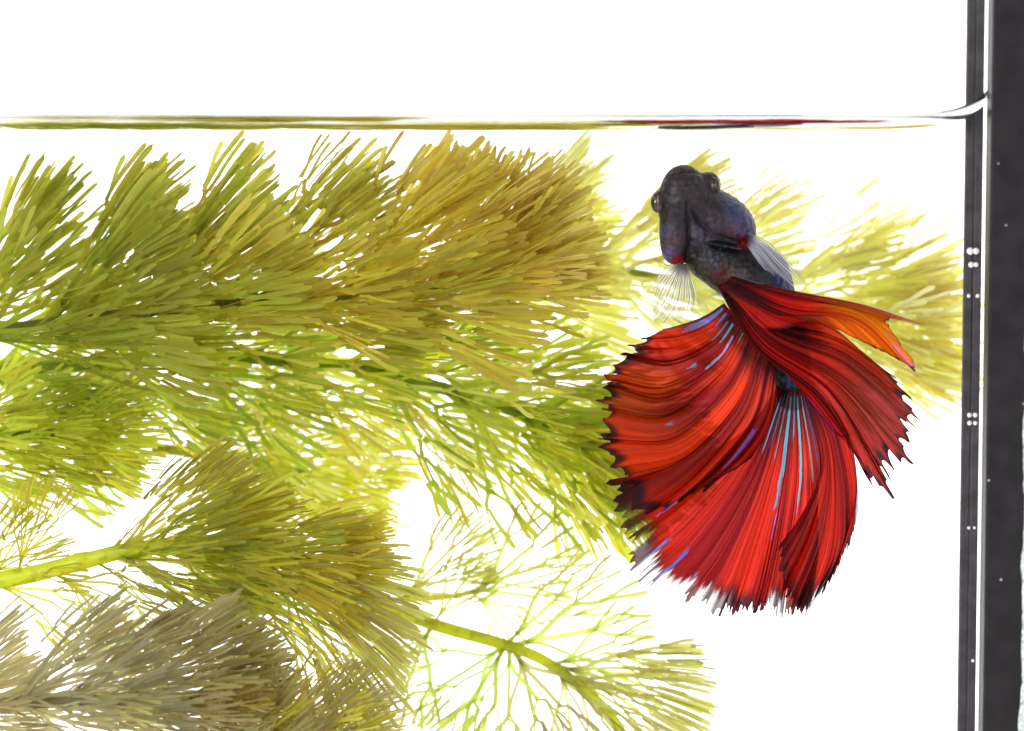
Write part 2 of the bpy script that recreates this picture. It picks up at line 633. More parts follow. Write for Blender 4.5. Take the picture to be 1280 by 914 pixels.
def surface_nets(f, xs_, ys_, zs_):
    h = xs_[1] - xs_[0]
    nx, ny, nz_ = f.shape
    acc = np.zeros((nx - 1, ny - 1, nz_ - 1, 3))
    cnt = np.zeros((nx - 1, ny - 1, nz_ - 1))
    corner = lambda i, j, k: f[i:nx - 1 + i, j:ny - 1 + j, k:nz_ - 1 + k]
    cs = [(i, j, k) for i in (0, 1) for j in (0, 1) for k in (0, 1)]
    for a in cs:
        for ax in range(3):
            if a[ax] == 0:
                b = list(a)
                b[ax] = 1
                fa, fb = corner(*a), corner(*b)
                cr = (fa < 0) != (fb < 0)
                t = np.where(cr, fa / np.where(fa == fb, 1, fa - fb), 0)
                p = np.zeros(acc.shape)
                for q in range(3):
                    p[..., q] = a[q]
                p[..., ax] += t
                acc += p * cr[..., None]
                cnt += cr
    act = cnt > 0
    idx = -np.ones(act.shape, int)
    idx[act] = np.arange(act.sum())
    ijk = np.argwhere(act)
    v = (ijk + acc[act] / cnt[act][:, None]) * h + np.array([xs_[0], ys_[0], zs_[0]])
    quads = []
    for ax in range(3):
        o1, o2 = [q for q in range(3) if q != ax]
        fa = np.take(f, range(f.shape[ax] - 1), ax)
        fb = np.take(f, range(1, f.shape[ax]), ax)
        cr = np.argwhere((fa < 0) != (fb < 0))
        ok = (cr[:, o1] > 0) & (cr[:, o2] > 0) & (cr[:, o1] < f.shape[o1] - 1) & (cr[:, o2] < f.shape[o2] - 1)
        cr = cr[ok]
        neg = f[tuple(cr.T)] < 0
        e1 = np.zeros(3, int)
        e1[o1] = 1
        e2 = np.zeros(3, int)
        e2[o2] = 1
        q = np.stack([idx[tuple((cr - e1 - e2).T)], idx[tuple((cr - e2).T)], idx[tuple(cr.T)], idx[tuple((cr - e1).T)]], 1)
        flip = neg if ax != 1 else ~neg
        q = np.where(flip[:, None], q, q[:, ::-1])
        quads.append(q)
    return v, np.vstack(quads)


bv, bq = surface_nets(fA, gxs, gys, gzs)
# pigment by region, plus shade of the gill openings painted in
bx_, by_, bz_ = bv.T
sl = np.array([0.026, 0.021, 0.026])
col = np.tile(sl, (len(bv), 1))


def blob(cx, cyy, r, c, k=1.0, soft=1.0):
    wgt = np.clip(k * np.exp(-(((bx_ - cx) / r) ** 2 + ((by_ - cyy) / r) ** 2) ** soft), 0, 1)[:, None]
    global col
    col = col * (1 - wgt) + np.array(c) * wgt


gl = np.exp(-np.clip(np.minimum(gillL(bx_, by_, bz_), gillR(bx_, by_, bz_)), 0, 99) / 2)[:, None]
col = col * (1 - 0.7 * gl) + np.array([0.036, 0.027, 0.031]) * 0.7 * gl
blob(866, 232, 22, (0.05, 0.034, 0.037), 0.8)
blob(929, 272, 17, (0.115, 0.115, 0.24), 0.85)
blob(916, 256, 13, (0.09, 0.10, 0.19), 0.7)
blob(934, 290, 12, (0.15, 0.09, 0.20), 0.8)
blob(836, 318, 11, (0.12, 0.10, 0.21), 0.85)
blob(832, 290, 10, (0.08, 0.08, 0.14), 0.7)
blob(845, 302, 10, (0.10, 0.05, 0.055), 0.6)
blob(915, 291, 10, (0.12, 0.05, 0.06), 0.6)
blob(882, 292, 14, (0.10, 0.075, 0.12), 0.6)
body_w = sstep(300, 345, by_) * sstep(0, 20, bz_ + (bx_ - 930) * 0.6 + 12)
col = col * (1 - body_w[:, None]) + np.array([0.05, 0.065, 0.16]) * body_w[:, None]
ped = sstep(430, 470, by_)
col = col * (1 - ped[:, None]) + np.array([0.018, 0.042, 0.085]) * ped[:, None]
blob(878, 333, 13, (0.07, 0.055, 0.058), 0.7)
blob(925, 335, 20, (0.014, 0.012, 0.015), 0.8)
blob(905, 345, 14, (0.12, 0.02, 0.025), 0.7)
blob(898, 312, 15, (0.006, 0.005, 0.006), 1.0)  # shade inside the right gill opening, painted into the skin colour
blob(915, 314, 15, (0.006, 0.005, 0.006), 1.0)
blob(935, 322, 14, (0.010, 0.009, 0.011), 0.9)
blob(862, 326, 11, (0.006, 0.005, 0.006), 1.0)  # same painted shade for the left gill opening
blob(933, 303, 9, (0.20, 0.012, 0.014), 1.0, 2)
blob(848, 328, 9, (0.26, 0.015, 0.015), 1.0, 2)
# small iridescent guanine flecks on throat and chest
for cx, cyy, n in ((880, 302, 10), (891, 322, 22), (990, 480, 40)):
    for _ in range(n):
        blob(cx + rng.normal(0, 8), cyy + rng.normal(0, 8), rng.uniform(0.6, 1.3), (0.12, 0.22, 0.32), 0.7)
scaly = 0.4 + 0.6 * np.maximum(body_w, ped)
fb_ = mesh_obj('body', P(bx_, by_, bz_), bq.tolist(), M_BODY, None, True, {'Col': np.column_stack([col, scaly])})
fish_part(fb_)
fb_['label'] = 'dark slate body and head with bluish gill plates'


# --- eyes
def mat_eye():
    m, nt, out = new_mat('fish_eye')
    L = nt.links.new
    at = N(nt, 'ShaderNodeAttribute', attribute_name='Col')
    pr = N(nt, 'ShaderNodeBsdfPrincipled', Roughness=0.25)
    pr.inputs['Coat Weight'].default_value = 0.2
    L(at.outputs['Color'], pr.inputs['Base Color'])
    L(pr.outputs[0], out.inputs['Surface'])
    return m


M_EYE = mat_eye()
M_CORNEA = mat_glass('cornea', 1.34)


def eye(c, r, axis, rims):
    nu, nv = 28, 20
    axis = np.array(axis, float)
    axis /= np.linalg.norm(axis)
    v, f, cc = [], [], []
    for i in range(nv + 1):
        th = math.pi * i / nv
        for j in range(nu):
            ph = 2 * math.pi * j / nu
            n = np.array([math.sin(th) * math.cos(ph), math.cos(th), math.sin(th) * math.sin(ph)])
            p = n * np.array(r)
            v.append(P(c[0] + p[0], c[1] + p[1], c[2] + p[2]))
            a = float(n @ axis)
            if a > 0.86:
                k = (0.006, 0.004, 0.004, 1)
            elif a > 0.62:
                k = (0.10, 0.07, 0.05, 1)
            else:
                k = (0.03, 0.014, 0.014, 1)
            cc.append(k)
    for i in range(nv):
        for j in range(nu):
            f.append((i * nu + j, i * nu + (j + 1) % nu, (i + 1) * nu + (j + 1) % nu, (i + 1) * nu + j))
    o = fish_part(mesh_obj('eye', v, f, M_EYE, None, True, {'Col': np.array(cc)}))
    # clear domed cornea
    v2 = []
    for i in range(nv + 1):
        th = math.pi * i / nv
        for j in range(nu):
            ph = 2 * math.pi * j / nu
            n = np.array([math.sin(th) * math.cos(ph), math.cos(th), math.sin(th) * math.sin(ph)])
            p = n * np.array(r) * 0.88 + axis * 3.4
            v2.append(P(c[0] + p[0], c[1] + p[1], c[2] + p[2]))
    fish_part(mesh_obj('cornea', v2, f, M_CORNEA, None, True), o)


eye((825, 252, -12), (10, 15, 11), (-0.85, 0.25, -0.2), None)
eye((888, 231, -8), (10, 13, 11), (0.9, 0.1, -0.05), None)

# --- fins


class Fin:
    def __init__(self, name, rays, nu=90, nv=340, nrays=40, pleat=(12, 8.0), seed=1, spike=0.04, ray_amp=0.55, lean_k=0.8, comb_n=None, comb_p=1.5,
                 flutter=3.0, colour=None, mat=None, label=None, root_pleat=0.0, comb=0.5):
        K = np.array([catmull(r, nu) for r in rays])                       # key, nu, 3
        G = catmull(K, nv)                                                 # nv, nu, 3
        self.v = np.linspace(0, 1, nv)
        self.u = np.linspace(0, 1, nu)
        V, U = np.meshgrid(self.v, self.u, indexing='ij')
        r_ = np.random.default_rng(seed)
        # ragged comb edge: each ray ends at its own length
        ph = self.v * nrays
        pc = self.v * (comb_n or nrays)
        pc = pc + 0.8 * noise1(self.v * 17, seed + 22)
        ln = noise1(np.floor(pc) * 1.7 + 0.3, seed + 20)
        prof = (1 - np.abs(2 * (pc % 1) - 1))                              # 1 on the ray, 0 between rays
        e = 1 + spike * ((ln - 0.5) * 1.2 + comb * (prof ** comb_p - 0.4) + 1.2 * (noise1(self.v * 9, seed + 21) - 0.5))
        last = (G[:, -1] - G[:, -4]) / 3
        t = U * e[:, None] * (nu - 1)
        i0 = np.clip(np.floor(t).astype(int), 0, nu - 2)
        fr = (t - i0)[..., None]
        rows = np.arange(nv)[:, None]
        G = G[rows, i0] * (1 - fr) + G[rows, i0 + 1] * fr
        # folds: deep pleats that open towards the edge, plus the corrugation of the rays themselves
        n, amp = pleat
        p1 = np.sin(2 * math.pi * (n * self.v + 0.9 * noise1(self.v * 5, seed + 3)))
        p2 = np.sin(2 * math.pi * (n * 2.3 * self.v + 1.3 * noise1(self.v * 7, seed + 4)))
        amp_v = 0.45 + 1.0 * noise1(self.v * n * 0.8, seed + 5)
        fold = (p1 * amp_v + 0.4 * p2)[:, None] * amp * (root_pleat + U ** 1.1)
        G[..., 2] += fold
        # pleats also lean sideways, so that some folds overlap
        side = np.gradient(G[..., :2], axis=0)
        side /= np.linalg.norm(side, axis=-1, keepdims=True) + 1e-6
        lean = np.cos(2 * math.pi * (n * self.v + 0.9 * noise1(self.v * 5, seed + 3)))[:, None] * amp * lean_k * U ** 1.2 * amp_v[:, None]
        win = (np.minimum(self.v, 1 - self.v) * 8).clip(0, 1)[:, None]
        G[..., :2] += side * (lean * win)[..., None]
        G[..., 2] += flutter * np.sin(U * 5 + V * 9 + seed) * U
        G[..., 2] += ray_amp * np.cos(2 * math.pi * ph)[:, None] * (0.3 + 0.7 * np.minimum(1, U * 3)) * (1 - 0.5 * U)
        self.G, self.U, self.V, self.ph, self.e = G, U, V, ph, e
        self.nu, self.nv, self.nrays, self.seed = nu, nv, nrays, seed
        self.C = colour(self)
        self.world = P(G[..., 0], G[..., 1], G[..., 2])
        self.o = fish_part(mesh_obj(name, self.world.reshape(-1, 3), grid_faces(nv, nu), mat, None, True,
                                    {'Col': self.C.reshape(-1, 4)}))
        if label:
            self.o['label'] = label

    def rays(self, n, radius=1.0, u0=0.0, u1=0.97, mat=None, darken=0.7, name='fin_ray', tint=None):
        for k in range(n):
            v = (k + 0.5) / n
            i = int(round(round(v * self.nrays) / self.nrays * (self.nv - 1)))
            i = min(max(i, 1), self.nv - 2)
            j = np.unique(np.linspace(int(u0 * (self.nu - 1)), int(u1 * (self.nu - 1)), 26).astype(int))
            path = self.G[i, j].copy()
            rad = radius * (1 - 0.65 * np.linspace(0, 1, len(j)))
            vv, ff = tube(P(path[:, 0], path[:, 1], path[:, 2] - rad * 0.4), rad * S, 5)
            c = self.C[i, j].copy()
            c[:, :3] *= darken
            if tint is not None:
                c[:, :3] = tint
                c[:, 3] = 1
            c = np.repeat(c, 5, axis=0)
            fish_part(mesh_obj(name, vv, ff, mat or M_FIN, None, True, {'Col': c}), self.o)


def red_colour(bright=(0.78, 0.032, 0.012), dark=(0.27, 0.009, 0.010), edge=0.06, root=0.2, orange=None, streaks=(), clear=0.0,
               dark_amt=0.55, edge_col=(0.018, 0.012, 0.016), ray_dark=0.22, extra=None):
    B, Dk, E = np.array(bright), np.array(dark), np.array(edge_col)

    def f(s):
        U, V, sd = s.U, s.V, s.seed
        # pigment runs along the rays in long streaks
        st = 0.22 * noise2(V * s.nrays * 1.1 + 3, U * 2.2 + 5, sd + 30) + 0.78 * noise2(V * s.nrays * 0.34 + 9, U * 1.3 + 2, sd + 31)
        k = sstep(0, 1, (st - 0.5) * 3.0 + dark_amt + 0.1)
        n_ = noise2(V * s.nrays * 0.55 + 31, U * 1.1 + 7, sd + 41)
        ln_ = np.exp(-((n_ - 0.5) / 0.055) ** 2) * (0.35 + 0.65 * noise2(V * 30, U * 2, sd + 42))
        k = k * (1 - 0.8 * ln_)
        c = Dk + (B - Dk) * k[..., None]
        fine = noise2(V * s.nrays * 4 + 17, U * 6 + 3, sd + 32)
        c = c * (0.86 + 0.24 * fine)[..., None]
        rl = np.exp(-(((s.ph % 1) - 0.5) / 0.13) ** 2)[:, None] * ray_dark
        c = c * (1 - rl)[..., None]
        if root:
            rk = (1 - sstep(root * 0.3, root * 1.5, U + 0.12 * (noise2(V * 14, U * 3, sd + 33) - 0.5)))[..., None]
            c = c * (1 - 0.85 * rk) + np.array([0.035, 0.006, 0.012]) * 0.85 * rk
        if orange:
            for (v0, vw, u0, oc, amt) in orange:
                kk = (np.exp(-((V - v0) / vw) ** 2) * sstep(u0, u0 + 0.3, U) * amt)[..., None]
                c = c * (1 - kk) + np.array(oc) * kk * (0.75 + 0.5 * fine)[..., None]
        em = sstep(1 - edge * 1.8, 1 - edge * 0.5, U + edge * 1.6 * (noise2(V * s.nrays * 0.5, U * 2, sd + 34) - 0.5) + 0.5 * edge * (noise2(V * s.nrays * 2, U * 5, sd + 36) - 0.5))[..., None] if edge else 0 * U[..., None]
        c = c * (1 - 0.93 * em) + E * 0.93 * em
        for (v0, vw, u0, u1, sc) in streaks:
            jag = 0.25 * vw * (noise2(U * 40 + v0 * 99, V * 0 + 3, sd + 37) - 0.5) + 0.4 * vw * (noise1(U * 9 + v0 * 50, sd + 40) - 0.5)
            wd = vw * (0.35 + 0.65 * (1 - (U - u0) / (u1 - u0)).clip(0, 1))
            kk = ((np.abs(V - v0 + jag) < wd) & (U > u0) & (U < u1 + 0.05 * (noise2(V * 300, U, sd) - .5))).astype(float)[..., None]
            kk = kk * (0.72 + 0.28 * noise2(U * 60, V * 300, sd + 38))[..., None]
            c = c * (1 - kk) + np.array(sc) * kk
        a = np.ones_like(U)
        if clear:
            cl = sstep(0.86, 0.93, U) * sstep(0.5, 0.62, noise2(V * s.nrays * 0.22 + 1, U * 1.0, sd + 35)) * clear * (1 - 0.9 * sstep(0.4, 0.6, noise1(s.v * s.nrays * 2.4, sd + 55)))[:, None]
            a = 1 - cl
        if extra:
            c, a = extra(s, c, a)
        return np.concatenate([c, a[..., None]], -1)
    return f


BLUE, TEAL, VIO = (0.10, 0.19, 0.72), (0.05, 0.36, 0.55), (0.26, 0.20, 0.75)

caud = Fin('caudal_fin', [
    [(972, 482, 9), (932, 536, 14), (852, 582, 8), (760, 600, 0)],
    [(974, 484, 9), (928, 556, 12), (856, 622, 4), (782, 676, -2)],
    [(978, 486, 9), (934, 580, 10), (868, 668, 2), (806, 726, -2)],
    [(982, 487, 8), (946, 600, 8), (900, 690, 2), (858, 746, 0)],
    [(987, 487, 8), (964, 600, 7), (934, 700, 2), (913, 764, 2)],
    [(992, 487, 7), (983, 600, 6), (966, 700, 4), (953, 756, 4)],
    [(997, 487, 7), (1002, 590, 6), (992, 690, 4), (984, 764, 4)],
    [(1001, 486, 5), (1018, 585, 2), (1022, 680, -2), (1014, 745, -4)],
    [(1004, 485, 3), (1028, 575, -8), (1004, 640, -18), (976, 682, -22)],
    [(1006, 484, 2), (1034, 570, -14), (1022, 660, -26), (990, 742, -30)],
    [(1008, 483, 1), (1038, 566, -16), (1036, 680, -28), (1004, 770, -32)],
    [(1010, 481, -1), (1046, 556, -14), (1054, 670, -26), (1024, 744, -30)],
    [(1011, 478, -3), (1054, 540, -10), (1070, 610, -20), (1056, 690, -26)],
    [(1012, 474, -3), (1050, 522, -8), (1068, 570, -16), (1074, 640, -20)],
], nrays=62, nv=860, pleat=(13, 8.0), seed=3, spike=0.06, comb=0.45, comb_n=95, lean_k=0.55, colour=red_colour(
    bright=(0.70, 0.024, 0.014), edge=0.105, root=0.22, clear=0.6, dark_amt=0.5,
    streaks=((0.20, 0.008, 0.03, 0.22, TEAL), (0.245, 0.008, 0.02, 0.20, TEAL), (0.30, 0.009, 0.02, 0.26, (0.06, 0.33, 0.42)),
             (0.355, 0.015, 0.03, 0.44, (0.10, 0.42, 0.60)), (0.41, 0.008, 0.02, 0.18, TEAL), (0.455, 0.014, 0.03, 0.46, (0.13, 0.42, 0.55)),
             (0.52, 0.011, 0.03, 0.36, (0.22, 0.34, 0.36)), (0.565, 0.008, 0.03, 0.33, (0.08, 0.14, 0.38)),
             (0.12, 0.0028, 0.78, 0.93, BLUE), (0.17, 0.0035, 0.74, 0.95, (0.05, 0.11, 0.55)), (0.215, 0.002, 0.82, 0.95, BLUE),
             (0.075, 0.0025, 0.72, 0.86, VIO), (0.36, 0.003, 0.44, 0.56, VIO), (0.455, 0.003, 0.46, 0.5, VIO), (0.50, 0.003, 0.75, 0.9, VIO))),
    mat=M_FIN, label='red tail fin with frayed black hem and teal rays at its root')
caud.rays(31, 0.6, 0.0, 0.96)

anal = Fin('anal_fin', [
    [(905, 379, -22), (882, 394, -26), (854, 405, -30), (826, 412, -30)],
    [(911, 386, -22), (884, 410, -27), (845, 426, -33), (800, 428, -36)],
    [(917, 393, -22), (888, 425, -28), (838, 447, -36), (784, 441, -40)],
    [(924, 400, -22), (892, 443, -30), (832, 472, -38), (771, 461, -42)],
    [(931, 408, -22), (897, 460, -30), (830, 502, -40), (763, 490, -42)],
    [(939, 417, -20), (905, 478, -30), (836, 532, -38), (762, 528, -42)],
    [(947, 427, -18), (916, 498, -28), (850, 560, -36), (767, 572, -40)],
    [(955, 438, -16), (928, 516, -26), (866, 588, -34), (795, 640, -38)],
    [(962, 449, -12), (942, 524, -22), (890, 588, -30), (838, 632, -32)],
    [(968, 458, -8), (958, 520, -16), (926, 570, -24), (880, 610, -26)],
    [(972, 464, -6), (970, 500, -10), (962, 535, -14), (940, 572, -18)],
], nrays=44, nv=520, pleat=(11, 10.0), seed=9, spike=0.05, comb=0.7, comb_n=26, comb_p=2.5, colour=red_colour(
    bright=(0.86, 0.042, 0.012), edge=0.045, root=0.16, clear=0.0, dark_amt=0.62,
    orange=((0.33, 0.06, 0.45, (0.95, 0.10, 0.012), 0.6), (0.56, 0.10, 0.45, (0.92, 0.07, 0.015), 0.6), (0.43, 0.05, 0.6, (0.9, 0.16, 0.03), 0.4)),
    streaks=((0.045, 0.028, 0.06, 0.62, (0.13, 0.20, 0.78)), (0.13, 0.020, 0.06, 0.36, (0.12, 0.27, 0.85)), (0.20, 0.013, 0.10, 0.33, (0.10, 0.36, 0.75)),
             (0.27, 0.012, 0.06, 0.24, (0.04, 0.42, 0.62)), (0.335, 0.014, 0.12, 0.42, (0.24, 0.36, 0.88)), (0.42, 0.006, 0.04, 0.10, TEAL),
             (0.29, 0.008, 0.46, 0.49, (0.07, 0.22, 0.30)), (0.50, 0.006, 0.62, 0.65, VIO), (0.86, 0.010, 0.42, 0.72, (0.25, 0.18, 0.8)),
             (0.01, 0.018, 0.0, 0.98, (0.012, 0.012, 0.035)))),
    mat=M_FIN, label='pleated red anal fin with blue streaks near its root')
anal.rays(26, 0.65, 0.0, 0.97)

pelB = Fin('pelvic_fin', [
    [(912, 350, -40), (968, 392, -46), (1030, 402, -50), (1092, 452, -52)],
    [(910, 351, -38), (970, 404, -44), (1050, 428, -46), (1128, 482, -44)],
    [(908, 352, -37), (966, 414, -42), (1056, 450, -44), (1134, 518, -40)],
    [(906, 353, -36), (960, 422, -41), (1052, 476, -42), (1127, 553, -38)],
    [(904, 354, -36), (954, 428, -40), (1042, 490, -42), (1114, 602, -38)],
    [(902, 355, -36), (950, 432, -40), (1030, 494, -44), (1092, 612, -42)],
    [(900, 356, -37), (945, 434, -42), (1018, 494, -48), (1066, 556, -48)],
    [(897, 358, -38), (934, 424, -44), (985, 470, -52), (1052, 552, -54)],
], nrays=26, nv=320, pleat=(7, 5.5), seed=15, spike=0.055, comb=1.1, comb_n=16, comb_p=3.5, colour=red_colour(
    bright=(0.74, 0.018, 0.014), dark=(0.22, 0.008, 0.01), edge=0.03, root=0.18, dark_amt=0.6, ray_dark=0.2,
    orange=((0.04, 0.10, 0.5, (0.9, 0.12, 0.02), 0.7), (0.42, 0.35, 0.5, (0.24, 0.03, 0.026), 0.85)),
    streaks=((0.975, 0.012, 0.80, 0.99, (0.75, 0.10, 0.42)), (0.93, 0.008, 0.9, 0.98, (0.7, 0.1, 0.4)), (0.12, 0.03, 0.25, 0.6, (0.03, 0.006, 0.01)),
             (0.2, 0.02, 0.35, 0.62, (0.07, 0.008, 0.01))),
    extra=lambda s, c, a: (c * (1 - 0.88 * (np.exp(-((s.V - 0.2) / 0.24) ** 2) * sstep(0.1, 0.25, s.U) * (1 - sstep(0.48, 0.66, s.U)))[..., None]), a)),
    mat=M_FIN, label='broad red pelvic fin with dark spiked outer edge')
pelB.rays(15, 0.8, 0.05, 0.99, darken=0.5)

pelA = Fin('pelvic_fin', [
    [(914, 345, -46), (985, 362, -58), (1080, 381, -66), (1157, 407, -66)],
    [(913, 347, -47), (985, 370, -60), (1062, 384, -68), (1112, 402, -68)],
    [(911, 349, -48), (988, 380, -62), (1076, 394, -70), (1142, 456, -70)],
    [(909, 351, -49), (982, 388, -64), (1062, 400, -72), (1116, 446, -72)],
    [(907, 353, -50), (972, 391, -66), (1030, 395, -74), (1064, 420, -74)],
    [(905, 355, -50), (958, 390, -66), (994, 396, -76), (1016, 402, -78)],
    [(903, 357, -50), (940, 385, -64), (966, 402, -72), (984, 411, -76)],
    [(901, 359, -48), (926, 382, -58), (944, 402, -64), (962, 415, -66)],
], nrays=24, nv=300, pleat=(6, 4.5), seed=23, spike=0.03, comb=0.35, colour=red_colour(
    bright=(0.82, 0.022, 0.014), edge=0.02, root=0.22, dark_amt=0.62, ray_dark=0.2,
    orange=((0.26, 0.13, 0.42, (1.0, 0.30, 0.01), 0.98), (0.5, 0.12, 0.5, (1.0, 0.2, 0.01), 0.9), (0.02, 0.05, 0.8, (0.85, 0.12, 0.10), 0.8)),
    streaks=((0.285, 0.018, 0.86, 1.0, (0.85, 0.22, 0.36)), (0.01, 0.02, 0.05, 0.20, (0.35, 0.45, 0.62))),
    extra=lambda s, c, a: (c * (1 - (sstep(0.62, 0.9, s.V) * sstep(0.80, 0.97, s.U))[..., None] * 0.92), a)),
    mat=M_FIN, label='long red and orange pelvic fin with two trailing points')
pelA.rays(12, 0.6, 0.05, 0.97, darken=0.6)


def pect_colour(tint, alpha, dark_root=0.3):
    def f(s):
        U, V = s.U, s.V
        rl = np.exp(-(((s.ph % 1) - 0.5) / 0.2) ** 2)[:, None] * np.ones_like(U)
        c = np.array(tint) * (0.55 + 0.6 * rl[..., None] + 0.3 * noise2(V * 60, U * 8, s.seed)[..., None])
        rk = (1 - sstep(0.02, dark_root, U))[..., None]
        c = c * (1 - rk) + np.array((0.02, 0.015, 0.02)) * rk
        a = np.clip(alpha * (0.7 + 0.6 * rl) * (1.1 - 0.6 * U) + rk[..., 0] * 0.6, 0, 1)
        return np.concatenate([c, a[..., None]], -1)
    return f


pecL = Fin('pectoral_fin', [
    [(850, 326, -12), (836, 332, -8), (824, 342, -6), (817, 354, -6)],
    [(851, 328, -12), (836, 346, -8), (824, 366, -6), (818, 386, -6)],
    [(853, 329, -12), (842, 356, -10), (832, 380, -8), (816, 403, -8)],
    [(855, 330, -13), (851, 356, -12), (847, 378, -12), (834, 398, -12)],
    [(857, 330, -14), (859, 356, -14), (861, 374, -14), (857, 390, -14)],
    [(859, 330, -14), (866, 350, -14), (871, 366, -14), (872, 380, -14)],
], nrays=17, nv=190, nu=60, pleat=(4, 3.0), seed=41, spike=0.12, comb=0.9, colour=pect_colour((0.72, 0.70, 0.60), 0.8),
    mat=M_PECT, label='translucent pale pectoral fin', flutter=2)
pecL.rays(17, 0.42, 0.02, 0.98, tint=(0.3, 0.29, 0.3), mat=M_PECT)
pecR = Fin('pectoral_fin', [
    [(934, 291, -22), (954, 299, -26), (974, 315, -28), (1004, 346, -28)],
    [(935, 294, -23), (954, 306, -28), (975, 326, -32), (1000, 350, -32)],
    [(935, 298, -24), (951, 312, -32), (966, 330, -36), (986, 352, -36)],
    [(934, 302, -26), (947, 316, -34), (958, 330, -38), (972, 346, -40)],
    [(933, 306, -28), (941, 318, -36), (948, 328, -40), (956, 338, -42)],
], nrays=15, nv=170, nu=60, pleat=(4, 2.5), seed=47, spike=0.16, comb=0.9, colour=pect_colour((0.70, 0.70, 0.80), 0.72, 0.25),
    mat=M_PECT, label='translucent bluish pectoral fin', flutter=2)
pecR.rays(15, 0.5, 0.02, 0.98, tint=(0.2, 0.2, 0.26), mat=M_PECT)


# ------------------------------------------------------------------ water plants
COORDS = {}


def leaf_mesh(seed, spread, forks, width=0.022, main=5, cup=0.18):
    """a fan leaf of repeatedly forking flat segments; unit length along +Y, fan in XY, cupped towards +Z"""
    r = random.Random(seed)
    V, F, A, SV = [], [], [], []

    def surf(x, y):
        rad = math.hypot(x, y)
        return (x, y, cup * rad ** 2 + zoff[0] * rad)

    zoff = [0.0]

    def ribbon(p0, a0, p1, a1, w0, w1, tip, tw=None):
        n = 4
        base = len(V)
        c0 = (p0[0] + math.sin(a0) * 0.38 * L_(p0, p1), p0[1] + math.cos(a0) * 0.38 * L_(p0, p1))
        c1 = (p1[0] - math.sin(a1) * 0.38 * L_(p0, p1), p1[1] - math.cos(a1) * 0.38 * L_(p0, p1))
        rows = []
        tw = r.uniform(-0.8, 0.8) if tw is None else tw
        sv = r.random()
        ts = [i / n for i in range(n + 1)]
        for t in ts:
            q = [(1 - t) ** 3 * p0[k] + 3 * (1 - t) ** 2 * t * c0[k] + 3 * (1 - t) * t * t * c1[k] + t ** 3 * p1[k] for k in (0, 1)]
            an = a0 + (a1 - a0) * t
            ww = w0 + (w1 - w0) * t
            rows.append((q, an, ww))
        if tip:
            q, an, ww = rows[-1]
            for e, k in ((0.55, 0.8), (0.95, 0.35)):
                rows.append(([q[0] + math.sin(an) * ww * e, q[1] + math.cos(an) * ww * e], an, ww * k))
        for q, an, ww in rows:
            x, y, z = surf(*q)
            nx, ny = math.cos(an), -math.sin(an)
            tz = math.sin(tw) * ww * 0.5
            tx = math.cos(tw) * ww * 0.5
            V.append((x - nx * tx, y - ny * tx, z - tz))
            V.append((x, y, z + ww * 0.16))
            V.append((x + nx * tx, y + ny * tx, z + tz))
            A.extend([min(1, math.hypot(x, y))] * 3)
            SV.extend([sv] * 3)
        for i in range(len(rows) - 1):
            a = base + i * 3
            F.append((a, a + 1, a + 4, a + 3))
            F.append((a + 1, a + 2, a + 5, a + 4))

    def L_(p, q):
        return math.hypot(q[0] - p[0], q[1] - p[1])

    def grow(p, ang, rad, lo, hi, lev, w):
        zoff[0] += r.uniform(-0.05, 0.05)
        keep = zoff[0]
        if lev == 0:
            R1 = r.uniform(0.90, 1.03)
            th = (lo + hi) / 2 + r.uniform(-0.02, 0.02)
            p1 = (math.sin(th) * R1, math.cos(th) * R1)
            ribbon(p, ang, p1, th * 0.9 + r.uniform(-.08, .08), w * 0.8, w * r.uniform(0.95, 1.25), True)
            return
        frac = {4: 0.30, 3: 0.44, 2: 0.58, 1: 0.72}[lev] + r.uniform(-0.05, 0.05)
        th = (lo + hi) / 2
        p1 = (math.sin(th) * frac, math.cos(th) * frac)
        ribbon(p, ang, p1, th, w, w * 0.95, False)
        k = 2 if r.random() < 0.8 else 3
        cuts = [lo + (hi - lo) * i / k for i in range(k + 1)]
        for i in range(k):
            zoff[0] = keep
            grow(p1, th, frac, cuts[i], cuts[i + 1], lev - 1, w * 0.93)

    for tw_ in (0.0, math.pi / 2):              # the stalk is round: two crossed blades
        ribbon((0, 0), 0, (0, 0.13), 0, width * 1.3, width * 1.2, False, tw_)
    cuts = [-spread + 2 * spread * i / main for i in range(main + 1)]
    for i in range(main):
        zoff[0] = 0
        grow((0, 0.12), (cuts[i] + cuts[i + 1]) / 2 * 0.5, 0.12, cuts[i], cuts[i + 1], forks, width)
    me = bpy.data.meshes.new('leaf')
    me.from_pydata(V, [], F)
    me.shade_smooth()
    a = me.attributes.new('along', 'FLOAT', 'POINT')
    a.data.foreach_set('value', np.array(A, np.float32))
    a = me.attributes.new('segment', 'FLOAT', 'POINT')
    a.data.foreach_set('value', np.array(SV, np.float32))
    me.materials.append(M_LEAF)
    COORDS[me.name] = np.array(V)
    return me


DENSE = [leaf_mesh(100 + i, 0.60 + 0.10 * (i % 3), 3 if i % 3 == 0 else 2, 0.029, 5 + i % 2) for i in range(8)]
SPARSE = [leaf_mesh(200 + i, 0.75 + 0.08 * (i % 3), 2, 0.044, 3 + i % 2) for i in range(6)]
OPEN = [leaf_mesh(400 + i, 0.66 + 0.08 * (i % 3), 2 if i % 3 else 3, 0.031, 5) for i in range(6)]
FINE = [leaf_mesh(300 + i, 0.6 + 0.08 * (i % 2), 3 if i % 2 else 2, 0.026, 6) for i in range(5)]


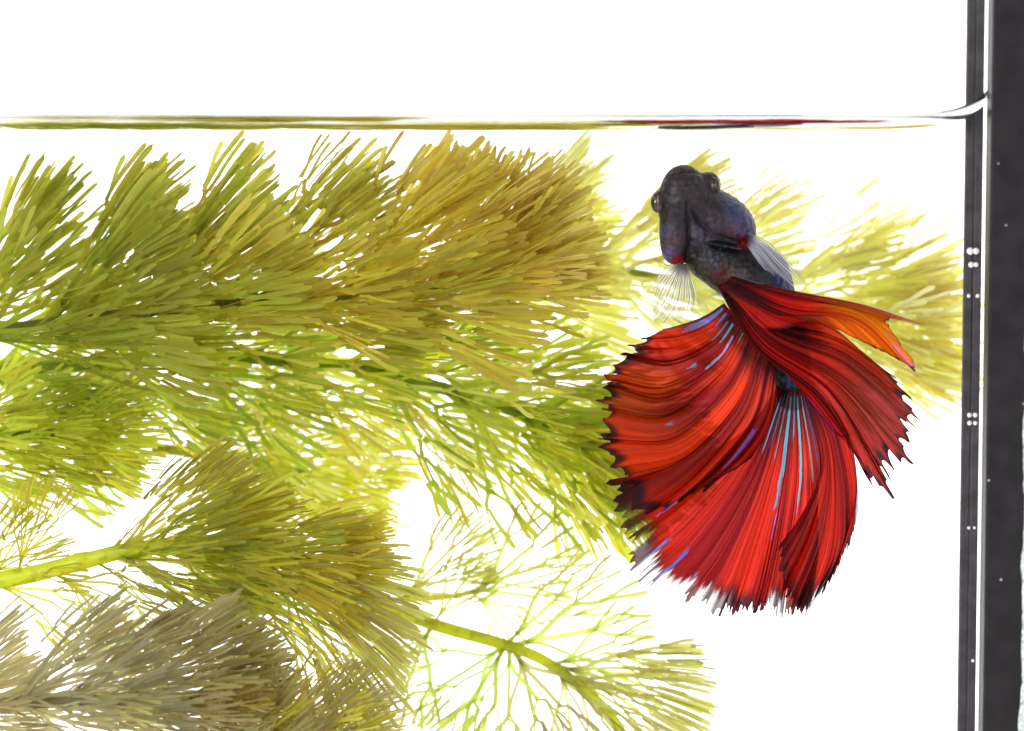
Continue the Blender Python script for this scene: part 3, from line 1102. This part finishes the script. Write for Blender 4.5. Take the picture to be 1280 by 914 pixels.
def frame_matrix(origin, axis, width_dir, length, wscale=1.0, inv=None):
    y = Vector(axis).normalized()
    x = Vector(width_dir)
    x = (x - y * x.dot(y)).normalized()
    z = x.cross(y)
    m = Matrix((x, y, z)).transposed().to_4x4()
    m = Matrix.Translation(Vector(origin)) @ m @ Matrix.Diagonal((length * wscale, length, length, 1))
    return m


def vary(c, rnd, amt):
    k = 1 + rnd.uniform(-amt, amt)
    h = rnd.uniform(-amt, amt) * 0.6
    return (min(1, c[0] * k * (1 + h)), min(1, c[1] * k), min(1, c[2] * k * (1 - h)), c[3])


def plant(label, stem, radius, nodes, leaves, length, opening, colour, meshes, seed, stem_col, bias=(0, 0, 0), amt=0.14,
          extra=(), tipdir=None, wscale=1.0, skip=None, floor=-1.0, start=0.0, name='cabomba_plant'):
    """stem: (x,y,d) control points from root to tip; whorls of fan leaves at the nodes"""
    rnd = random.Random(seed)
    path = catmull(np.array([P(*p) for p in stem]), 80)
    root = empty(name, label, 'water plant', 'cabomba plants in the tank', tuple(path[0]))
    inv = Matrix.Translation(-Vector(path[0]))
    n = len(path)
    rad = np.linspace(radius, radius * 0.6, n) * S
    seg = np.linspace(0, 1, n)
    for k in range(nodes):                      # swollen nodes
        rad = rad * (1 + 0.22 * np.exp(-((seg - (k + 0.5) / nodes) * n / 1.4) ** 2))
    v, f = tube(path, rad, 10)
    st = mesh_obj('stem', v - path[0], f, M_STEM, root)
    st.color = stem_col
    b = Vector(bias)
    for k in range(nodes):
        t = start + (1 - start) * (k + 0.5) / nodes
        i = min(n - 2, int(t * (n - 1)))
        T = Vector(path[i + 1] - path[max(0, i - 1)]).normalized()
        a = T.orthogonal().normalized()
        c = T.cross(a)
        ph0 = rnd.uniform(0, 6.28)
        op = opening[0] + (opening[1] - opening[0]) * t
        Lk = length * (1.0 if t < 0.75 else 1.0 - 0.35 * (t - 0.75) / 0.25) if tipdir is None else length
        for j in range(leaves):
            ph = ph0 + 2 * math.pi * (j + rnd.uniform(-0.2, 0.2)) / leaves
            Rd = a * math.cos(ph) + c * math.sin(ph)
            o_ = op + rnd.uniform(-0.13, 0.13)
            axis = (T * math.cos(o_) + Rd * math.sin(o_))
            axis = (axis + b * rnd.uniform(0.6, 1.2)).normalized()
            if axis.z < floor:
                axis.z = floor + 0.15 * (axis.z - floor)
                axis.normalize()
            wd = T.cross(Rd)
            wd = (wd + Vector((rnd.uniform(-.25, .25), rnd.uniform(-.25, .25), rnd.uniform(-.25, .25)))).normalized()
            ln = Lk * S * rnd.uniform(0.86, 1.12)
            z = wd.cross(axis)
            if z.dot(T) < 0:
                wd = -wd
            ws_ = wscale * rnd.uniform(0.85, 1.1)
            me_ = rnd.choice(meshes)
            m = frame_matrix(path[i], axis, wd, ln, ws_)
            if skip:                            # leaves bend along under the water surface
                top = ZW - rnd.uniform(0.0001, 0.0012)
                for _ in range(14):
                    q = np.array(m)
                    if (COORDS[me_.name] @ q[2, :3] + q[2, 3]).max() < top:
                        break
                    axis = (axis + Vector((0, 0, -0.09)) + T * 0.05).normalized()
                    m = frame_matrix(path[i], axis, wd, ln, ws_)
            link_obj('leaf', me_, root, inv @ m, vary(colour(t, rnd), rnd, amt))
    for (bx, by, bd, tx, ty, td, roll, ws, kind, cc) in extra:
        p0, p1 = P(bx, by, bd), P(tx, ty, td)
        k = np.argmin(np.linalg.norm(path - p0, axis=1))
        if nodes == 0 or np.linalg.norm(path[k] - p0) < 45 * S:     # spring from the stem itself
            p0 = path[k]
        axis = Vector(p1 - p0)
        side = Vector(FWD).cross(axis).normalized()
        wd = side * math.cos(roll) + Vector(FWD) * math.sin(roll)
        m = inv @ frame_matrix(p0, axis, wd, axis.length, ws)
        link_obj('leaf', rnd.choice(kind), root, m, vary(cc, rnd, 0.08))
    return root


GREEN = (0.42, 0.49, 0.04, 1)
YGREEN = (0.82, 0.82, 0.08, 1)
PALE = (0.95, 0.92, 0.28, 1)
OLIVE = (0.74, 0.66, 0.09, 1)
BROWN = (0.82, 0.64, 0.20, 1)
GREY = (0.62, 0.56, 0.34, 1)


def lerp(a, b, t):
    return tuple(a[i] + (b[i] - a[i]) * t for i in range(4))


pick = lambda *cs: (lambda t, r: r.choice(cs))

plant('dense olive-brown cabomba stem growing along just under the water surface',
      [(-90, 425, 70), (60, 405, 75), (220, 385, 80), (400, 372, 80), (540, 358, 75), (615, 348, 70)], 8, 7, 7, 232, (0.90, 0.36),
      lambda t, r: lerp(lerp(GREEN, OLIVE, max(0, min(1, t * 1.7 - 0.25 + 0.5 * r.random()))), BROWN, r.random() * max(0, 1.3 * t - 0.2)), DENSE, 1, (0.26, 0.30, 0.05, 1), bias=(0.05, 0, 0.5), skip=True, wscale=1.08, floor=-0.16)
plant('pale yellow out-of-focus cabomba stem trailing behind the fish to the corner seam',
      [(560, 335, 360), (740, 335, 370), (900, 365, 370), (1020, 398, 370), (1062, 412, 370)], 8, 6, 7, 215, (0.90, 0.45),
      pick((0.97, 0.93, 0.26, 1), (0.97, 0.95, 0.36, 1), (0.98, 0.96, 0.46, 1)), DENSE, 2, (0.5, 0.55, 0.08, 1), bias=(0.05, 0, 0.30), skip=True)
plant('bright green cabomba stem arching to the right and drooping beside the anal fin',
      [(-80, 470, 210), (120, 455, 205), (300, 448, 200), (460, 462, 190), (600, 500, 180), (700, 535, 175), (760, 562, 170)], 9, 9, 7, 210, (0.70, 0.38),
      pick(YGREEN, (0.64, 0.74, 0.07, 1), PALE, (0.50, 0.60, 0.06, 1)), OPEN, 3, (0.34, 0.44, 0.04, 1), bias=(0, 0, -0.06),
      extra=((478, 470, 190, 622, 628, 170, 0.9, 0.45, FINE, OLIVE), (640, 520, 180, 785, 668, 170, 0.6, 0.7, FINE, YGREEN)))
plant('short green cabomba stem entering from the tank side between the long stems',
      [(-120, 560, 120), (-20, 550, 120), (90, 540, 115)], 10, 3, 6, 175, (0.7, 0.45),
      pick((0.54, 0.60, 0.06, 1), (0.66, 0.70, 0.07, 1), YGREEN), OPEN, 4, (0.2, 0.26, 0.02, 1), bias=(0.2, 0, -0.08))
plant('yellow-green cabomba with a thick bare stem and broad brush-like fans near the glass',
      [(-110, 740, 40), (20, 722, 30), (110, 700, 20), (190, 684, 10), (290, 694, 0), (390, 708, -8)], 12, 4, 6, 190, (0.85, 0.36),
      pick((0.66, 0.68, 0.08, 1), (0.70, 0.68, 0.14, 1), OLIVE, (0.52, 0.56, 0.08, 1)), FINE, 5, (0.70, 0.76, 0.05, 1), start=0.40, bias=(0.06, 0, -0.05),
      extra=((20, 722, 30, 50, 590, 20, 0.6, 0.6, DENSE, OLIVE), (-60, 735, 30, 50, 630, 20, 0.5, 0.8, DENSE, OLIVE), (-20, 728, 30, 60, 640, 40, 0.7, 0.8, DENSE, (0.62, 0.62, 0.1, 1)),
             (-20, 728, 30, 130, 765, 20, 0.5, 0.8, DENSE, OLIVE), (60, 712, 24, 230, 790, 10, 0.6, 0.8, DENSE, (0.66, 0.64, 0.14, 1)),
             (110, 700, 20, 260, 770, 0, 0.6, 0.7, FINE, (0.64, 0.62, 0.16, 1)), (190, 686, 5, 300, 552, 0, 0.9, 0.5, FINE, (0.64, 0.58, 0.18, 1)),
             (300, 690, -10, 545, 830, -40, 0.5, 0.75, FINE, (0.64, 0.62, 0.20, 1)), (330, 690, -12, 500, 880, -40, 0.4, 0.7, FINE, (0.64, 0.62, 0.20, 1)),
             (320, 690, -5, 540, 760, -20, 0.5, 0.7, FINE, (0.64, 0.66, 0.18, 1))))
plant('pale yellow cabomba stem seen faintly behind the broad brush-like fans',
      [(190, 560, 330), (280, 570, 330), (350, 585, 330), (410, 600, 330)], 8, 3, 7, 165, (0.8, 0.5),
      pick(PALE, YGREEN), OPEN, 6, (0.5, 0.52, 0.07, 1))
YOUNG, YOUNG2, DROOP = (0.70, 0.76, 0.18, 1), (0.60, 0.70, 0.16, 1), (0.60, 0.58, 0.20, 1)
WIRY = (0.66, 0.66, 0.18, 1)
plant('sparse young cabomba with open wiry leaves and a thick yellow-green stem below the tail',
      [(430, 738, 190), (540, 780, 185), (630, 806, 180), (690, 832, 175), (760, 890, 170), (800, 960, 165)], 9, 0, 0, 0, (0, 0),
      None, SPARSE, 7, (0.74, 0.78, 0.06, 1),
      extra=((632, 806, 180, 510, 890, 190, 0.3, 0.8, SPARSE, YOUNG2), (632, 808, 180, 560, 940, 170, 0.5, 0.8, SPARSE, YOUNG2),
             (636, 808, 178, 640, 950, 170, 0.3, 0.8, SPARSE, YOUNG2), (640, 806, 180, 716, 940, 170, 0.2, 0.9, SPARSE, DROOP),
             (636, 800, 180, 742, 694, 200, 0.4, 0.6, SPARSE, YOUNG), (640, 800, 180, 815, 764, 190, 0.3, 0.8, SPARSE, YOUNG),
             (690, 830, 175, 818, 800, 190, 0.2, 0.7, SPARSE, YOUNG2), (690, 832, 175, 885, 872, 180, 0.4, 0.8, OPEN, DROOP),
             (692, 834, 175, 850, 925, 170, 0.3, 0.8, OPEN, DROOP), (690, 834, 172, 770, 950, 160, 0.3, 0.9, OPEN, DROOP),
             (540, 780, 185, 600, 692, 200, 0.4, 0.6, SPARSE, YOUNG), (540, 782, 185, 470, 900, 180, 0.3, 0.8, SPARSE, YOUNG2)))
plant('thin pale cabomba side shoot with two open wiry fans above the thick sparse stem',
      [(440, 752, 215), (500, 750, 212), (560, 746, 210), (592, 740, 208)], 5, 0, 0, 0, (0, 0),
      None, SPARSE, 8, (0.80, 0.80, 0.12, 1),
      extra=((590, 740, 208, 722, 660, 210, 0.3, 0.7, SPARSE, WIRY), (590, 742, 208, 716, 726, 205, 0.4, 0.6, SPARSE, YOUNG),
             (590, 742, 208, 660, 800, 205, 0.5, 0.6, SPARSE, YOUNG), (500, 750, 212, 612, 652, 215, 0.3, 0.6, SPARSE, WIRY),
             (500, 750, 212, 610, 700, 215, 0.5, 0.5, SPARSE, WIRY)))
plant('dull grey-brown algae-dusted cabomba crowding the lower corner close to the glass',
      [(-140, 900, -70), (20, 880, -75), (140, 875, -80), (260, 880, -80)], 9, 5, 6, 185, (0.8, 0.45),
      pick(GREY, (0.64, 0.56, 0.38, 1), (0.68, 0.62, 0.30, 1)), FINE, 9, (0.4, 0.36, 0.18, 1), bias=(0.15, 0, 0.2))
plant('second grey-brown cabomba shoot rising from the bottom beside the brush-like fans',
      [(200, 1010, -60), (310, 950, -60), (390, 925, -60)], 8, 4, 5, 165, (0.75, 0.4),
      pick(GREY, OLIVE, (0.74, 0.70, 0.34, 1)), FINE, 10, (0.4, 0.36, 0.18, 1), bias=(0.1, 0, 0.15))

# ------------------------------------------------------------------ small things: bubbles on the seam
M_BUB = mat_glass('air_bubble', 0.75)
M_BUB2 = mat_plain('bright_bubble', (0.9, 0.9, 0.92), 0.05, 0.8)
bme = None
for (px, py, r) in ((1213, 314, 4.5), (1220, 314, 4), (1214, 331, 3.6), (1220, 331, 3), (1211, 370, 2.4), (1222, 370, 2.4),
                    (1212, 519, 3), (1219, 519, 3), (1212, 529, 3), (1219, 529, 2.6), (1211, 660, 2), (1218, 660, 1.8), (1216, 826, 2)):
    p = on_plane_y(px, py, YS - 0.0009)
    vv, ff = [], []
    for i in range(9):
        for j in range(14):
            th, ph = math.pi * i / 8, 2 * math.pi * j / 14
            vv.append((r * S * math.sin(th) * math.cos(ph), r * S * 0.7 * math.sin(th) * math.sin(ph), r * S * math.cos(th)))
    for i in range(8):
        for j in range(14):
            ff.append((i * 14 + j, i * 14 + (j + 1) % 14, (i + 1) * 14 + (j + 1) % 14, (i + 1) * 14 + j))
    o = mesh_obj('air_bubble', vv, ff, M_BUB2)
    o.location = p
    o['label'] = 'tiny bright air bubble clinging to the dark seam strip'
    o['category'] = 'bubble'
    o['group'] = 'air bubbles on the seam'
